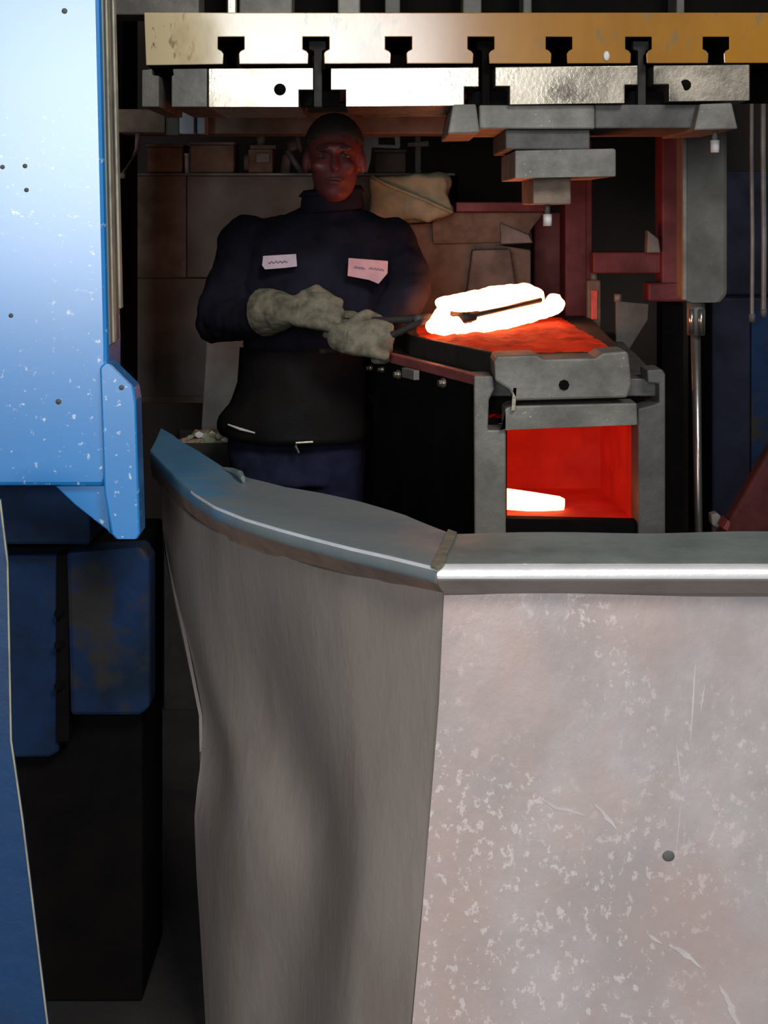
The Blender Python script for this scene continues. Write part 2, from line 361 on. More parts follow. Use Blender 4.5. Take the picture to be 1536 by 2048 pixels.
prism('side_plate', [(-150, 1110), (118, 1110), (118, 1505), (100, 1515), (-150, 1520)], 2.80, .05, M['blue_dark'], c, .006)
prism('spacer_strip', rect(112, 1110, 138, 1485), 2.79, .05, M['black'], c, .003)
for y in (1227, 1290, 1372): hex_bolt('bolt', P(117, y, 2.78), .006, .008, M['black'], c)
b = thing('blue_sheet_panel', 'narrow dark blue sheet with a bare edge leaning at the lower left corner', 'panel', (-.62, 2.35, 0))
prism('sheet', [(-120, 985), (0, 1000), (15, 1120), (22, 1480), (45, 1640), (95, 2048), (140, 2370), (-120, 2370)], 2.3, .012, M['blue_sheet'], b, .002)
bm = bmesh.new(); a_tube(bm, [P(x, y, 2.298) for x, y in ((0, 1000), (15, 1125), (22, 1480), (45, 1640), (95, 2048), (140, 2370))], .0016, 6)
fin(bm, 'edge_trim', M['edge'], b)

# ---------------------------------------------------------------- press frame
pf = thing('forging_press', 'dark iron forging press frame with uprights and crown behind the yellow ram', 'press', (.3, 4.9, 0))
box('upright', (-.98, 4.7, 0), (-.82, 5.0, 3.1), M['black'], pf, .01)
box('upright', (1.62, 4.7, 0), (1.80, 5.0, 3.1), M['black'], pf, .01)
box('crown', (-.98, 3.95, 2.55), (1.8, 5.0, 3.1), M['iron'], pf, .01)
box('cross_beam', (-.92, 4.7, ZC-(268-HY)*4.7/F), (.22, 4.86, ZC-(222-HY)*4.7/F), M['beam'], pf, .006)
box('end_plate', (-.85, 4.66, ZC-(265-HY)*4.66/F), ((330-CX)*4.66/F, 4.69, ZC-(218-HY)*4.66/F), M['brown'], pf, .004)
# ---------------------------------------------------------------- ram
r = thing('press_ram', 'yellow T-slotted press ram plate, daylight sheen painted pale at its left end, across the top', 'press', (.3, 3.9, 1.85))
outl = [(288, 25), (1640, 25), (1640, 126)]
for cxs in (1590, 1432, 1277, 1118, 962, 797, 632, 462):
    yb = 126+(1-cxs/1640)*4
    outl += [(cxs+16, yb), (cxs+15, 108), (cxs+20, 101), (cxs+26, 98), (cxs+26, 74), (cxs-26, 74), (cxs-26, 98), (cxs-20, 101), (cxs-15, 108), (cxs-16, yb)]
outl += [(292, 131)]
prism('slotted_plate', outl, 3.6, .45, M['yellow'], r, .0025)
o = bpy.data.objects['slotted_plate']; o.data.materials.append(M['black'])
for p in o.data.polygons:
    if abs(p.normal.y) < .5 and p.center.z < ZC+(HY-30)*3.6/F and ((292-CX)*3.6/F+.01) < p.center.x < 1.03: p.material_index = 1  # slot walls and underside blacked, putting the slot shade into colour
box('ram_body', ((330-CX)*3.7/F, 3.75, ZC-(25-HY)*3.6/F), (1.05, 4.04, 2.549), M['black'], r, .006)
for x0, x1, y1, m in ((215, 400, 12, 'steel_dull'), (455, 475, 20, 'steel'), (480, 585, 15, 'iron_mid'), (676, 720, 20, 'iron_mid'), (770, 800, 16, 'post'), (925, 962, 20, 'post'), (1045, 1062, 12, 'post'), (1350, 1366, 14, 'post')):
    a, q = P(x0, y1, 3.66), P(x1, y1, 3.66)
    z0 = ZC-(25-HY)*3.6/F-.001
    box('stop_lug', (a.x, 3.64, z0), (q.x, 3.76, z0+.14), M[m], r, .004)
bm = bmesh.new(); a_ell(bm, P(1213, 112, 3.598), (.008, .004, .012), seg=12, ring=8); fin(bm, 'grease_drip', M['white'], r, 0, True)
# ---------------------------------------------------------------- die holder under the ram
h = thing('die_holder', 'row of bright machined steel clamp blocks bolted under the yellow ram', 'die holder', (.3, 3.9, 1.75))
Yh = 3.605; TOP = 137
def foot(a, b, yf=178, y1=214): return a, b, yf, y1
prism('clamp_block', [(284, 140), (304, 138), (304, 150), (318, 152), (318, 214), (284, 214)], Yh, .42, M['steel_dull'], h, .002, 'grey end block left of the narrow slot')
prism('clamp_block', [(345, 138), (414, 137), (414, 214), (343, 214), (343, 152), (347, 150)], Yh, .42, M['steel_dull'], h, .002, 'grey block right of the narrow slot')
def holed(name, poly, hole, label):
    bx, by, br = hole
    o = prism(name, poly, Yh-.004, .42, M['steel'], h, .002, label)
    if br:
        tube('bore', [P(bx, by, Yh-.0055), P(bx, by, Yh+.02)], br*Yh/F, M['black'], o, 24)
    return o
holed('clamp_block', [(416, 137), (626, 136), (626, 180), (598, 180), (598, 214), (416, 214)], (560, 179, 12), 'brightest white block with a round bore')
holed('clamp_block', [(661, 136), (958, 134), (958, 174), (929, 174), (929, 211), (691, 213), (691, 180), (661, 180)], (0, 0, 0), 'bright long block without a bore')
holed('clamp_block', [(990, 134), (1276, 131), (1276, 170), (1250, 170), (1250, 206), (1019, 209), (1019, 173), (990, 173)], (0, 0, 0), 'beige stained block right of centre')
holed('clamp_block', [(1307, 131), (1500, 129), (1500, 201), (1338, 203), (1338, 169), (1307, 169)], (1371, 170, 11), 'grey block with a round bore at the right')
prism('backing_plate', rect(290, 138, 1600, 206), 4.0, .03, M['black'], h, .002)
for x, dx in ((636, 0), (972, 1), (1284, 0)):
    prism('t_bolt', [(x-18, 82), (x+16, 82), (x+16, 99), (x+8, 102), (x+8, 214), (x-8, 214), (x-8, 102), (x-18, 99)], 3.64, .03, M['black'] if dx else M['iron_dark'], h, .002)
    prism('slot_nut', rect(x-36, 182, x+42, 212), 3.66, .06, M['black'], h, .003)
# ---------------------------------------------------------------- upper die stack
u = thing('upper_die', 'stack of grey iron die plates hanging under the clamp blocks on the right', 'die', (.4, 3.9, 1.6))
prism('clamp_wedge', [(906, 209), (952, 208), (960, 266), (895, 268)], 3.58, .42, M['iron_mid'], u, .004, 'pale worn wedge at the left end')
prism('die_plate', rect(958, 210, 1190, 258), 3.62, .42, M['iron_mid'], u, .004)
prism('die_plate', rect(1190, 209, 1400, 257), 3.63, .42, M['iron'], u, .004)
prism('clamp_wedge', [(1400, 208), (1464, 206), (1476, 258), (1388, 261)], 3.58, .42, M['iron_mid'], u, .004, 'pale worn wedge at the right end')
prism('die_plate', rect(1011, 259, 1180, 299), 3.64, .42, M['iron'], u, .004)
prism('die_plate', [(1030, 301), (1228, 297), (1232, 300), (1232, 353), (1030, 357)], 3.6, .42, M['iron_mid'], u, .004)
prism('punch_block', rect(1066, 355, 1142, 409), 3.66, .3, M['brown'], u, .004, 'brown punch block at the bottom')
def pin(x, y0, y1, Y):
    a, q = P(x, y0, Y), P(x, y1, Y)
    tube('guide_pin', [a, a.lerp(q, .5)], .007, M['steel_dull'], u); tube('pin_tip', [a.lerp(q, .48), q], [.0115, .0105], M['white'], u, label='bright pin tip')
pin(1095, 406, 452, 3.72); pin(1430, 258, 305, 3.66)

# ---------------------------------------------------------------- lower stand with the hot chamber
st = thing('die_stand', 'dark iron die stand with a red glowing square opening in its front', 'forge stand', (.45, 3.8, 0))
ZB = 1.109
L0 = Vector((.212, 3.5, 0)); L1 = Vector((-.03, 4.15, 0)); L2 = Vector((-.2, 4.62, 0))
def slab(name, foot_, z0, z1, m, parent, bevel=.003, label=None):
    bm = bmesh.new(); lo = [bm.verts.new((x, y, z0)) for x, y in foot_]; hi = [bm.verts.new((x, y, z1)) for x, y in foot_]
    n = len(lo); bm.faces.new(lo[::-1]); bm.faces.new(hi)
    for i in range(n): bm.faces.new((lo[i], lo[(i+1) % n], hi[(i+1) % n], hi[i]))
    return fin(bm, name, m, parent, bevel, label=label)
XRr = (1330-CX)*3.5/F
slab('side_wall', [(L0.x+.0, L0.y+.02), (L0.x+.03, L0.y+.03), (L1.x+.03, L1.y), (L1.x, L1.y)], 0, ZB-.02, M['black'], st)
slab('bed_plate', [(L0.x+.004, L0.y+.05), (XRr, L0.y+.05), (.75, 4.9), (-.03, 4.9), (L1.x+.004, L1.y)], ZB-.05, ZB-.008, M['iron'], st)
slab('bed_rail', [(L0.x, L0.y+.012), (L0.x+.022, L0.y+.012), (L1.x+.022, L1.y), (L1.x, L1.y)], ZB-.02, ZB+.005, mat('rail_with_red_glow', (.30, .08, .075), (.2, .05, .045), 12, .6, .1, .3, 40), st, .003, 'rail along the left edge of the bed')  # red light from the forging is put into the rail colour
prism('front_post', [(948, 752), (986, 752), (989, 778), (978, 800), (976, 860), (1012, 860), (1012, 1420), (950, 1420)], 3.5, .10, M['iron_mid'], st, .004, 'left front post with a pale hooked top')
prism('front_post', [(1276, 818), (1318, 806), (1318, 768), (1296, 766), (1294, 740), (1324, 738), (1331, 748), (1331, 1420), (1276, 1420)], 3.5, .10, M['iron'], st, .004, 'right front post with a hooked top')
prism('lintel', [(1010, 818), (1022, 812), (1274, 806), (1276, 850), (1022, 860), (1010, 862)], 3.485, .1, M['iron_mid'], st, .004)
prism('peg', [(1026, 775), (1034, 775), (1031, 822), (1022, 822)], 3.47, .012, M['steel'], st, .001)
prism('sill', [(950, 1036), (1330, 1044), (1330, 1420), (950, 1420)], 3.52, .04, M['black'], st, .003)
prism('glow_cover_plate', rect(1014, 790, 1290, 846), 3.588, .010, M['black'], st, .001)  # black plates added to hide chamber glow showing through the gaps
prism('glow_cover_plate', rect(966, 780, 1014, 1040), 3.585, .012, M['black'], st, .001)
# chamber: five walls behind the opening
def cz(y): return ZC-(y-HY)*3.5/F
xa, xb = (1000-CX)*3.5/F, (1276-CX)*3.5/F
box('chamber_wall', (xa-.02, 3.98, cz(1060)), (xb+.02, 4.0, cz(846)), M['chamber'], st, 0, 'red lit rear wall of the opening')
slab('chamber_wall', [(xb, 3.6), (xb+.02, 3.6), (xb+.02, 4.0), (xb-.02, 4.0)], cz(1060), cz(846), M['chamber'], st, 0, 'red lit right wall of the opening')
slab('chamber_wall', [(xa-.02, 3.6), (xa, 3.6), (xa, 4.0), (xa-.02, 4.0)], cz(1060), cz(846), M['chamber'], st, 0, 'red lit left wall of the opening')
box('chamber_floor', (xa-.02, 3.55, cz(1068)), (xb+.02, 4.0, cz(1053)), M['chamber'], st, 0)
box('chamber_roof', (xa-.02, 3.585, cz(846)), (xb+.02, 4.0, cz(838)), M['chamber'], st, 0)
bm = bmesh.new(); a_tube(bm, [P(1160, 945, 3.72), P(1178, 953, 3.73), P(1200, 958, 3.75)], [.003, .006, .002], 6)
a_tube(bm, [P(1205, 958, 3.75), P(1250, 968, 3.8)], [.002, .003], 6); a_box(bm, P(1155, 1050, 3.72)+Vector((0, 0, -.03)), P(1180, 955, 3.75))
bm.free()
for x, y in ((800, 748), (890, 765), (745, 735), (768, 738)):
    t = (950-x)/(950-740); p = L0.lerp(L1, t*.86); q = P(x, y, p.y)
    tt = (q.x-L0.x)/(L1.x-L0.x); p = L0.lerp(L1, tt); q = P(x, y, p.y+.02)
    hex_bolt('bolt', q+Vector((-.004, -.012, 0)), .009 if x in (800, 890) else .006, .014, M['steel'], st, (-.93, -.36, 0))
slab('ledge_bracket', [(.06, 3.86), (.09, 3.79), (.075, 3.785), (.045, 3.855)], 1.07, 1.095, M['steel_dull'], st, .002)
# lower die
ld = thing('lower_die', 'heavy grey iron lower die block with a bolt hole, on top of the stand', 'die', (.42, 3.6, ZB-.008))
prism('die_front', [(988, 724), (993, 712), (1075, 710), (1085, 718), (1190, 716), (1205, 706), (1254, 702), (1258, 712), (1264, 770), (1255, 796), (1030, 802), (1018, 780), (990, 762)], 3.47, .13, M['iron_mid'], ld, .006)
tube('bolt_hole', [P(1128, 770, 3.4665), P(1128, 770, 3.49)], .0125, M['black'], ld, 8)
ZD = 1.158
slab('die_body', [(.262, 3.59), (.58, 3.59), (.66, 4.85), (.0, 4.85), (.07, 4.10)], ZB-.008, ZD, M['iron_dark'], ld, .004)
bm = bmesh.new(); NX, NY = 40, 40; V = []
for j in range(NY+1):
    row = []
    for i in range(NX+1):
        y = 3.585+1.2*j/NY; xl = .275+(-.2)*min(1, max(0, (y-3.59)/.5)); xl = max(xl, .085); x = xl+(.57-xl)*i/NX
        e = min(i, NX-i, j, NY-j)/4
        z = ZD-.001+min(1, e)*(.004+.012*abs(noise.noise((x*14, y*9, 1)))+.006*noise.noise((x*40, y*30, 3)))
        row.append(bm.verts.new((x, y, z)))
    V.append(row)
for j in range(NY):
    for i in range(NX): bm.faces.new((V[j][i], V[j][i+1], V[j+1][i+1], V[j+1][i]))
fin(bm, 'scale_crust', M['die_glow'], ld, 0, True, 'forge scale crust with the orange forging light put into it')

# ---------------------------------------------------------------- hot forging: link shaped bar with a long slit
ZT = ZD+.012
hf = thing('hot_forging', 'white-hot link-shaped forging with a long slit, lying on the lower die', 'forging', (.33, 4.3, ZT))
bm = bmesh.new()
def hot_pt(px, py, z): Y = (ZC-z)*F/(py-HY); return P(px, py, Y)
zc_ = ZT+.042
def bar(pts, rs): a_tube(bm, [P(*p) for p in pts], rs, 14)
bar([(856, 655, 3.98), (878, 654, 4.0), (905, 652, 4.03), (950, 649, 4.10), (1010, 638, 4.22), (1070, 624, 4.38), (1112, 612, 4.50)], [.017, .024, .024, .026, .028, .028, .026])
bar([(872, 607, 4.05), (890, 606, 4.07), (925, 604, 4.12), (975, 599, 4.20), (1020, 592, 4.30), (1056, 590, 4.38), (1076, 592, 4.42)], [.012, .020, .028, .033, .036, .035, .026])
bar([(872, 652, 3.99), (880, 632, 4.02), (892, 610, 4.06)], [.022, .021, .020])
bar([(1110, 618, 4.50), (1110, 606, 4.50), (1106, 594, 4.49)], [.026, .033, .026])
o = fin(bm, 'link_body', M['hot'], hf, 0, True); remesh(o, .006, 6); wrinkle(o, .010, .05)
hb = thing('hot_billet', 'small white-hot billet lying inside the glowing square opening', 'billet', (.31, 3.75, cz(1060)))
bm = bmesh.new()
a_tube(bm, [P(1004, 997, 3.66), P(1012, 998, 3.66), P(1060, 1003, 3.68), P(1118, 1008, 3.70), P(1128, 1009, 3.70)], [.020, .026, .024, .019, .014], 12)
o = fin(bm, 'billet_body', M['hot'], hb, 0, True)

# ---------------------------------------------------------------- worker
w = thing('worker', 'worker in navy jacket with two name patches and leather gloves, holding tongs', 'person', (-.25, 4.35, 0))
PX = 4.3/F
HC = P(668, 318, 4.24)
SR, ER, WR, HR = P(490, 478, 4.34), P(434, 645, 4.30), P(530, 632, 4.10), P(600, 622, 4.03)
SL, EL, WL, HL = P(786, 484, 4.34), P(822, 575, 4.24), P(778, 645, 4.06), P(735, 674, 3.98)
hipR, hipL = Vector((-.32, 4.36, .86)), Vector((-.165, 4.36, .86))
knR, knL = Vector((-.34, 4.30, .47)), Vector((-.13, 4.33, .47))
anR, anL = Vector((-.36, 4.40, .10)), Vector((-.12, 4.42, .10))
# continuous body
bm = bmesh.new()
a_ell(bm, HC+Vector((0, .02, .035)), (.078, .098, .088))                 # cranium
a_ell(bm, HC+Vector((.002, -.015, -.04)), (.064, .078, .085))            # face
a_ell(bm, HC+Vector((.004, -.045, -.092)), (.040, .042, .030))           # chin
a_ell(bm, HC+Vector((.003, -.085, .028)), (.056, .018, .012))            # brow
a_cap(bm, HC+Vector((.004, -.092, .015)), HC+Vector((.006, -.112, -.026)), .008, .014)  # nose
a_ell(bm, HC+Vector((.004, -.080, -.062)), (.030, .018, .016))           # mouth mound
for s_ in (-1, 1):
    a_ell(bm, HC+Vector((s_*.080, .012, -.010)), (.012, .022, .034))     # ears
    a_ell(bm, HC+Vector((s_*.040, -.068, -.022)), (.022, .018, .018))    # cheeks
a_cap(bm, HC+Vector((0, .03, -.07)), P(660, 440, 4.33), .058, .064)
a_loft(bm, [(P(650, 440, 4.34), .10, .06), (P(642, 480, 4.34), .18, .10), (P(640, 560, 4.34), .19, .11), (P(612, 700, 4.35), .155, .11), (P(606, 800, 4.36), .155, .11), (P(592, 900, 4.36), .17, .11)])
for a, b_, c_, d in ((SR, ER, WR, HR), (SL, EL, WL, HL)):
    a_cap(bm, a, b_, .055, .042); a_cap(bm, b_, c_, .042, .032); a_cap(bm, c_, c_.lerp(d, .6), .028, .024)
for a, b_, c_ in ((hipR, knR, anR), (hipL, knL, anL)):
    a_cap(bm, a, b_, .085, .058); a_cap(bm, b_, c_, .056, .04); a_cap(bm, c_, c_+Vector((0, -.14, -.055)), .04, .032)
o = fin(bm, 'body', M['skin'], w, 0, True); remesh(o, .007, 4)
for s_ in (-1, 1):
    bm = bmesh.new(); a_ell(bm, HC+Vector((s_*.030+.003, -.078, .006)), (.014, .009, .0075), seg=12, ring=8); e = fin(bm, 'eye', M['eye'], w, 0, True)
    bm = bmesh.new(); a_ell(bm, HC+Vector((s_*.030+.004, -.0855, .005)), (.006, .003, .006), seg=10, ring=6); fin(bm, 'pupil', M['hair'], e, 0, True)
    bm = bmesh.new(); a_ell(bm, HC+Vector((s_*.031+.003, -.096, .029)), (.020, .007, .005), seg=10, ring=6); fin(bm, 'eyebrow', M['hair'], w, 0, True)
bm = bmesh.new(); a_ell(bm, HC+Vector((.004, -.098, -.058)), (.024, .006, .005), seg=12, ring=6); a_ell(bm, HC+Vector((.004, -.097, -.068)), (.020, .007, .006), seg=12, ring=6)
fin(bm, 'lips', M['lip'], w, 0, True)
bm = bmesh.new()
bmesh.ops.create_uvsphere(bm, u_segments=32, v_segments=20, radius=1, matrix=Matrix.Translation(HC+Vector((0, .026, .040))) @ Matrix.Diagonal((.085, .102, .092, 1)))
bmesh.ops.delete(bm, geom=[v for v in bm.verts if v.co.z < HC.z+.028+.9*max(0, HC.y-.01-v.co.y)*.6-1.1*max(0, v.co.y-HC.y-.02)], context='VERTS')
o = fin(bm, 'hair', M['hair'], w, 0, True); sm = o.modifiers.new('t', 'SOLIDIFY'); sm.thickness = .008; sm.offset = -1
# jacket
bm = bmesh.new()
a_loft(bm, [(P(664, 412, 4.32), .078, .075), (P(660, 424, 4.33), .105, .085), (P(653, 437, 4.34), .165, .100), (P(645, 455, 4.34), .200, .115), (P(641, 480, 4.34), .232, .13), (P(640, 545, 4.34), .228, .145),
            (P(628, 620, 4.34), .215, .15), (P(611, 720, 4.35), .172, .14), (P(606, 790, 4.36), .176, .14), (P(596, 842, 4.36), .196, .15), (P(596, 862, 4.36), .19, .15)])
for a, b_, c_ in ((SR, ER, WR), (SL, EL, WL)):
    a_cap(bm, a, b_, .074, .066); a_cap(bm, b_, b_.lerp(c_, .9), .066, .052)
o = fin(bm, 'jacket', M['navy'], w, 0, True); remesh(o, .009, 8); wrinkle(o, .03, .09)
jk = o
bm = bmesh.new(); R = []
for t in range(0, 29):
    an = math.radians(-68+t*316/28+0)-math.pi/2+math.radians(-22)
    ca, sa = math.cos(an), math.sin(an)
    base = P(664, 412, 4.30)
    R.append([bm.verts.new(base+Vector((ca*rr, sa*rr*1.0, dz+.008*ca))) for rr, dz in ((.088, -.015), (.084, .02), (.082, .052), (.096, .036))])
for a, b_ in zip(R, R[1:]):
    for k in range(3): bm.faces.new((a[k], b_[k], b_[k+1], a[k+1]))
o = fin(bm, 'collar', M['navy'], w, 0, True, 'turned up navy collar'); sm = o.modifiers.new('t', 'SOLIDIFY'); sm.thickness = .005
# apron: front shell curved round the belly
bm = bmesh.new(); R = []
for j in range(17):
    y = 690+j*11.3; row = []
    for i in range(21):
        t = (i/20-.5)*2; cxp = 606-(y-690)*.06; hw = 135+(y-690)*.12
        hw_m = hw*PX; xl_ = interp([(690, 487), (760, 482), (800, 468), (828, 444), (845, 440), (870, 452)], y); xr_ = 735; cxp = (xl_+xr_)/2; hw = (xr_-xl_)/2; xx = cxp+t*hw; dep = .178*math.sqrt(max(0, 1-(t*.93)**2))
        yy = y + (-16*max(0, -t-.5) if j == 16 else 0)
        v = P(xx, yy, 4.35); row.append(bm.verts.new((v.x, 4.35-dep+.006*noise.noise((xx*.03, y*.015, 2)), v.z)))
    R.append(row)
for a, b_ in zip(R, R[1:]):
    for k in range(20): bm.faces.new((a[k], a[k+1], b_[k+1], b_[k]))
o = fin(bm, 'apron', M['apron'], w, 0, True, 'black leather apron'); sm = o.modifiers.new('t', 'SOLIDIFY'); sm.thickness = .005
tube('apron_hem', [P(456, 849, 4.22), P(480, 858, 4.2), P(510, 866, 4.185)], [.002, .004, .002], M['white'], w, 8, 'pale frayed hem')
# trousers and boots
bm = bmesh.new()
a_loft(bm, [(P(590, 835, 4.36), .185, .13), (P(590, 900, 4.36), .195, .14), (P(592, 960, 4.36), .19, .14)])
for a, b_, c_ in ((hipR, knR, anR), (hipL, knL, anL)):
    a_cap(bm, a+Vector((0, 0, -.04)), b_, .105, .078); a_cap(bm, b_, c_+Vector((0, 0, .03)), .078, .062)
o = fin(bm, 'trousers', M['jeans'], w, 0, True); remesh(o, .01, 8); wrinkle(o, .025, .08)
for a in (anR, anL):
    bm = bmesh.new(); a_cap(bm, a+Vector((0, .02, .05)), a+Vector((0, .02, -.045)), .056, .054); a_cap(bm, a+Vector((0, 0, -.05)), a+Vector((0, -.16, -.06)), .05, .042)
    o = fin(bm, 'boot', M['boot'], w, 0, True); remesh(o, .009, 6)
tube('belt_clip', [P(626, 884, 4.168), P(592, 886, 4.166), P(591, 892, 4.165), P(598, 906, 4.164)], [.004, .004, .004, .003], M['steel'], w, 8, 'bright metal clip at the belt')
# name patches lying on the chest
def patch(poly, Y, marks, name='name_patch', label=None, m='patch'):
    o = prism(name, poly, Y, .012, M[m], w, .001, label)
    for a, b_ in marks:
        n = 12; pts = [P(a[0]+(b_[0]-a[0])*i/n, a[1]+(b_[1]-a[1])*i/n+2.2*math.sin(i*2.3), Y-.0006) for i in range(n+1)]
        tube('printed_line', pts, .0024, M['ink'], o, 6)
patch([(526, 512), (592, 508), (594, 533), (570, 536), (530, 539), (524, 531)], 4.171, [((537, 525), (575, 523))], label='pale grey patch on his right chest')
patch([(697, 516), (776, 522), (775, 547), (757, 568), (738, 560), (695, 552)], 4.171, [((708, 534), (730, 537)), ((738, 536), (768, 540))], label='pinkish patch on his left chest', m='patch_pink')
# gloves: palm, five curled fingers, flared cuff
def glove(wr, hand, ax, back, side, flip, cuff):
    """ax: along the palm to the knuckles, back: direction of the back of the hand, side: towards the thumb"""
    bm = bmesh.new(); ax, back, side = Vector(ax).normalized(), Vector(back).normalized(), Vector(side).normalized()
    for k in (-1, -.33, .33, 1):
        a_cap(bm, hand-ax*.045+side*.022*k, hand+ax*.035+side*.037*k, .022, .019)
    for i, k in enumerate((1, .33, -.33, -1)):
        L = (.040, .046, .043, .034)[i]; p = hand+ax*.040+side*.040*k
        q = p+ax*L*.75-back*L*.45; r_ = q-back*L*.85-ax*L*.12; s2 = r_-ax*L*.7-back*L*.12
        a_cap(bm, p, q, .0152, .0146, 12); a_cap(bm, q, r_, .0146, .0138, 12); a_cap(bm, r_, s2, .0138, .0125, 12)
    p = hand-ax*.02+side*.042; q = p+side*.030+ax*.028-back*.018; r_ = q+ax*.034-back*.026-side*.006
    a_cap(bm, p, q, .021, .0175, 12); a_cap(bm, q, r_, .0175, .0145, 12)
    d = (hand-ax*.05-wr).normalized() if (hand-ax*.05-wr).length > .01 else ax
    a_tube(bm, [hand-ax*.03, hand-ax*.055, wr, wr-d*.05, wr-d*cuff[1]], [.036, .040, cuff[0]*.8, cuff[0]*.95, cuff[0]], 18)
    o = fin(bm, 'glove', M['glove'], w, 0, True); remesh(o, .004, 2); wrinkle(o, .006, .03); return o
G1 = P(622, 622, 4.02); G2 = P(722, 676, 3.985)
glove(P(562, 622, 4.07), G1, (.94, -.25, -.02), (-.15, -.75, .6), (.05, .5, .85), 1, (.068, .07))
glove(P(690, 668, 4.03), G2, (.95, -.22, .0), (-.1, -.85, .45), (.1, .35, .9), 1, (.046, .08))

# ---------------------------------------------------------------- tongs
tg = thing('forging_tongs', 'long dark iron tongs in the gloves, jaws gripping the white-hot forging', 'tongs', (.05, 4.05, 1.2))
piv = P(836, 638, 3.99)
tube('rein', [P(545, 652, 4.07), P(622, 640, 4.055), P(700, 642, 4.04), P(780, 640, 4.0), piv, P(870, 634, 4.10), P(912, 630, 4.11), P(938, 633, 4.06), P(1010, 617, 4.20), P(1080, 600, 4.38)], [.009, .009, .009, .010, .013, .011, .010, .008, .006, .008], M['iron_dark'], tg, 10)
tube('rein', [P(640, 704, 4.03), P(722, 692, 4.02), P(800, 664, 3.98), piv+Vector((0, -.014, -.006)), P(868, 640, 4.10), P(905, 640, 4.10), P(940, 640, 4.05)], [.009, .009, .010, .012, .011, .011, .010], M['iron_dark'], tg, 10)
tube('rivet', [piv+Vector((0, -.02, 0)), piv+Vector((0, .02, 0))], .012, M['iron'], tg, 12)
tube('jaw', [P(906, 636, 4.07), P(928, 636, 4.04), P(950, 634, 4.06)], [.012, .017, .010], M['iron_dark'], tg, 10)

# ---------------------------------------------------------------- background, left: wall sheets, shelf and things on it
YB = 5.6
def zz(y, Y=YB): return ZC-(y-HY)*Y/F
def xx(x, Y=YB): return (x-CX)*Y/F
sc = thing('sheet_screen', 'grey steel sheet screen on legs behind the worker, with a ledge on top', 'screen', (-.5, 5.65, 0))
box('sheet', (xx(225), YB, zz(555)), (xx(372), YB+.03, zz(352)), M['beam'], sc, .003)
box('sheet', (xx(373), YB+.01, zz(555)), (xx(640), YB+.03, zz(352)), M['screen'], sc, .003)
box('sheet', (xx(641), YB+.01, zz(555)), (xx(900), YB+.03, zz(352)), M['screen'], sc, .003)
box('sheet', (xx(225), YB, zz(800)), (xx(640), YB+.03, zz(557)), M['screen'], sc, .003)
box('bottom_rail', (xx(225), YB-.01, zz(806)), (xx(900), YB+.05, zz(792)), M['brown'], sc, .004)
box('ledge', (xx(225), YB-.02, zz(352)), (xx(910), YB+.3, zz(346)), M['steel_dull'], sc, .003)
for x in (235, 560, 890): box('leg', (xx(x), YB+.03, 0), (xx(x)+.05, YB+.08, zz(352)), M['black'], sc, .003)
ZS = zz(346)+.001
def shelf_box(name, x0, x1, y0, m, label, cat, lid=None, dep=.2, Y=YB):
    t = thing(name, label, cat, ((xx(x0)+xx(x1))/2, Y+dep/2, ZS))
    box('body', (xx(x0), Y, ZS), (xx(x1), Y+dep, zz(y0)), M[m], t, .006)
    box('lid', (xx(x0)-.004, Y-.004, zz(y0)+.0005), (xx(x1)+.004, Y+dep+.004, zz(y0-6)), M[lid or m], t, .003)
    return t
shelf_box('storage_box', 294, 364, 294, 'brown', 'small brown storage box, leftmost on the ledge behind the worker', 'box', 'beam')
shelf_box('storage_box', 380, 468, 290, 'brown', 'wider brown storage box right of the white rod on the ledge', 'box', 'beam')
tb = thing('white_rod', 'short white rod standing on the ledge between the two brown boxes', 'rod', (xx(372), YB+.03, ZS))
tube('rod', [(xx(372), YB+.03, ZS), (xx(371), YB+.03, zz(308))], .009, M['white'], tb); tube('cap', [(xx(371), YB+.03, zz(310)), (xx(371), YB+.03, zz(306))], .011, M['white'], tb)
v = thing('valve_block', 'rusty valve block with pipe stubs on the ledge left of the worker\'s head', 'valve', (xx(535), YB+.08, ZS))
box('body', (xx(496), YB, ZS), (xx(545), YB+.14, zz(298)), M['brown'], v, .006); box('face_plate', (xx(512), YB-.012, zz(326)), (xx(540), YB, zz(306)), M['steel_dull'], v, .003)
tube('flange', [(xx(498), YB+.02, zz(325)), (xx(488), YB+.02, zz(325))], .03, M['beam'], v, 16)
box('top_plate', (xx(500), YB, zz(298)), (xx(552), YB+.12, zz(290)), M['beam'], v, .003)
tube('pipe_stub', [(xx(520), YB+.05, zz(292)), (xx(520), YB+.05, zz(272))], .016, M['beam'], v)
v2 = thing('pipe_elbow', 'brown bent pipe fitting on the ledge touching the worker\'s head in view', 'pipe', (xx(580), YB+.08, ZS))
tube('pipe', [(xx(568), YB+.08, ZS), (xx(568), YB+.08, zz(310)), (xx(577), YB+.08, zz(292)), (xx(592), YB+.08, zz(285))], [.02, .02, .022, .02], M['brown'], v2)
tube('flange', [(xx(592), YB+.08, zz(285)), (xx(600), YB+.08, zz(283))], .036, M['beam'], v2, 16)
tube('brace', [(xx(572), YB+.06, zz(300)), (xx(602), YB+.06, ZS)], .012, M['steel_dull'], v2)
pb = thing('control_box', 'pale blue double switch box on the brown beam at upper left', 'switch box', (xx(372, 4.6), 4.65, zz(246, 4.6)))
box('housing', (xx(334, 4.62), 4.62, zz(271, 4.62)), (xx(358, 4.62), 4.7, zz(222, 4.62)), M['post'], pb, .004)
box('cover', (xx(358, 4.61), 4.61, zz(268, 4.61)), (xx(388, 4.61), 4.7, zz(223, 4.61)), M['pale_blue'], pb, .004)
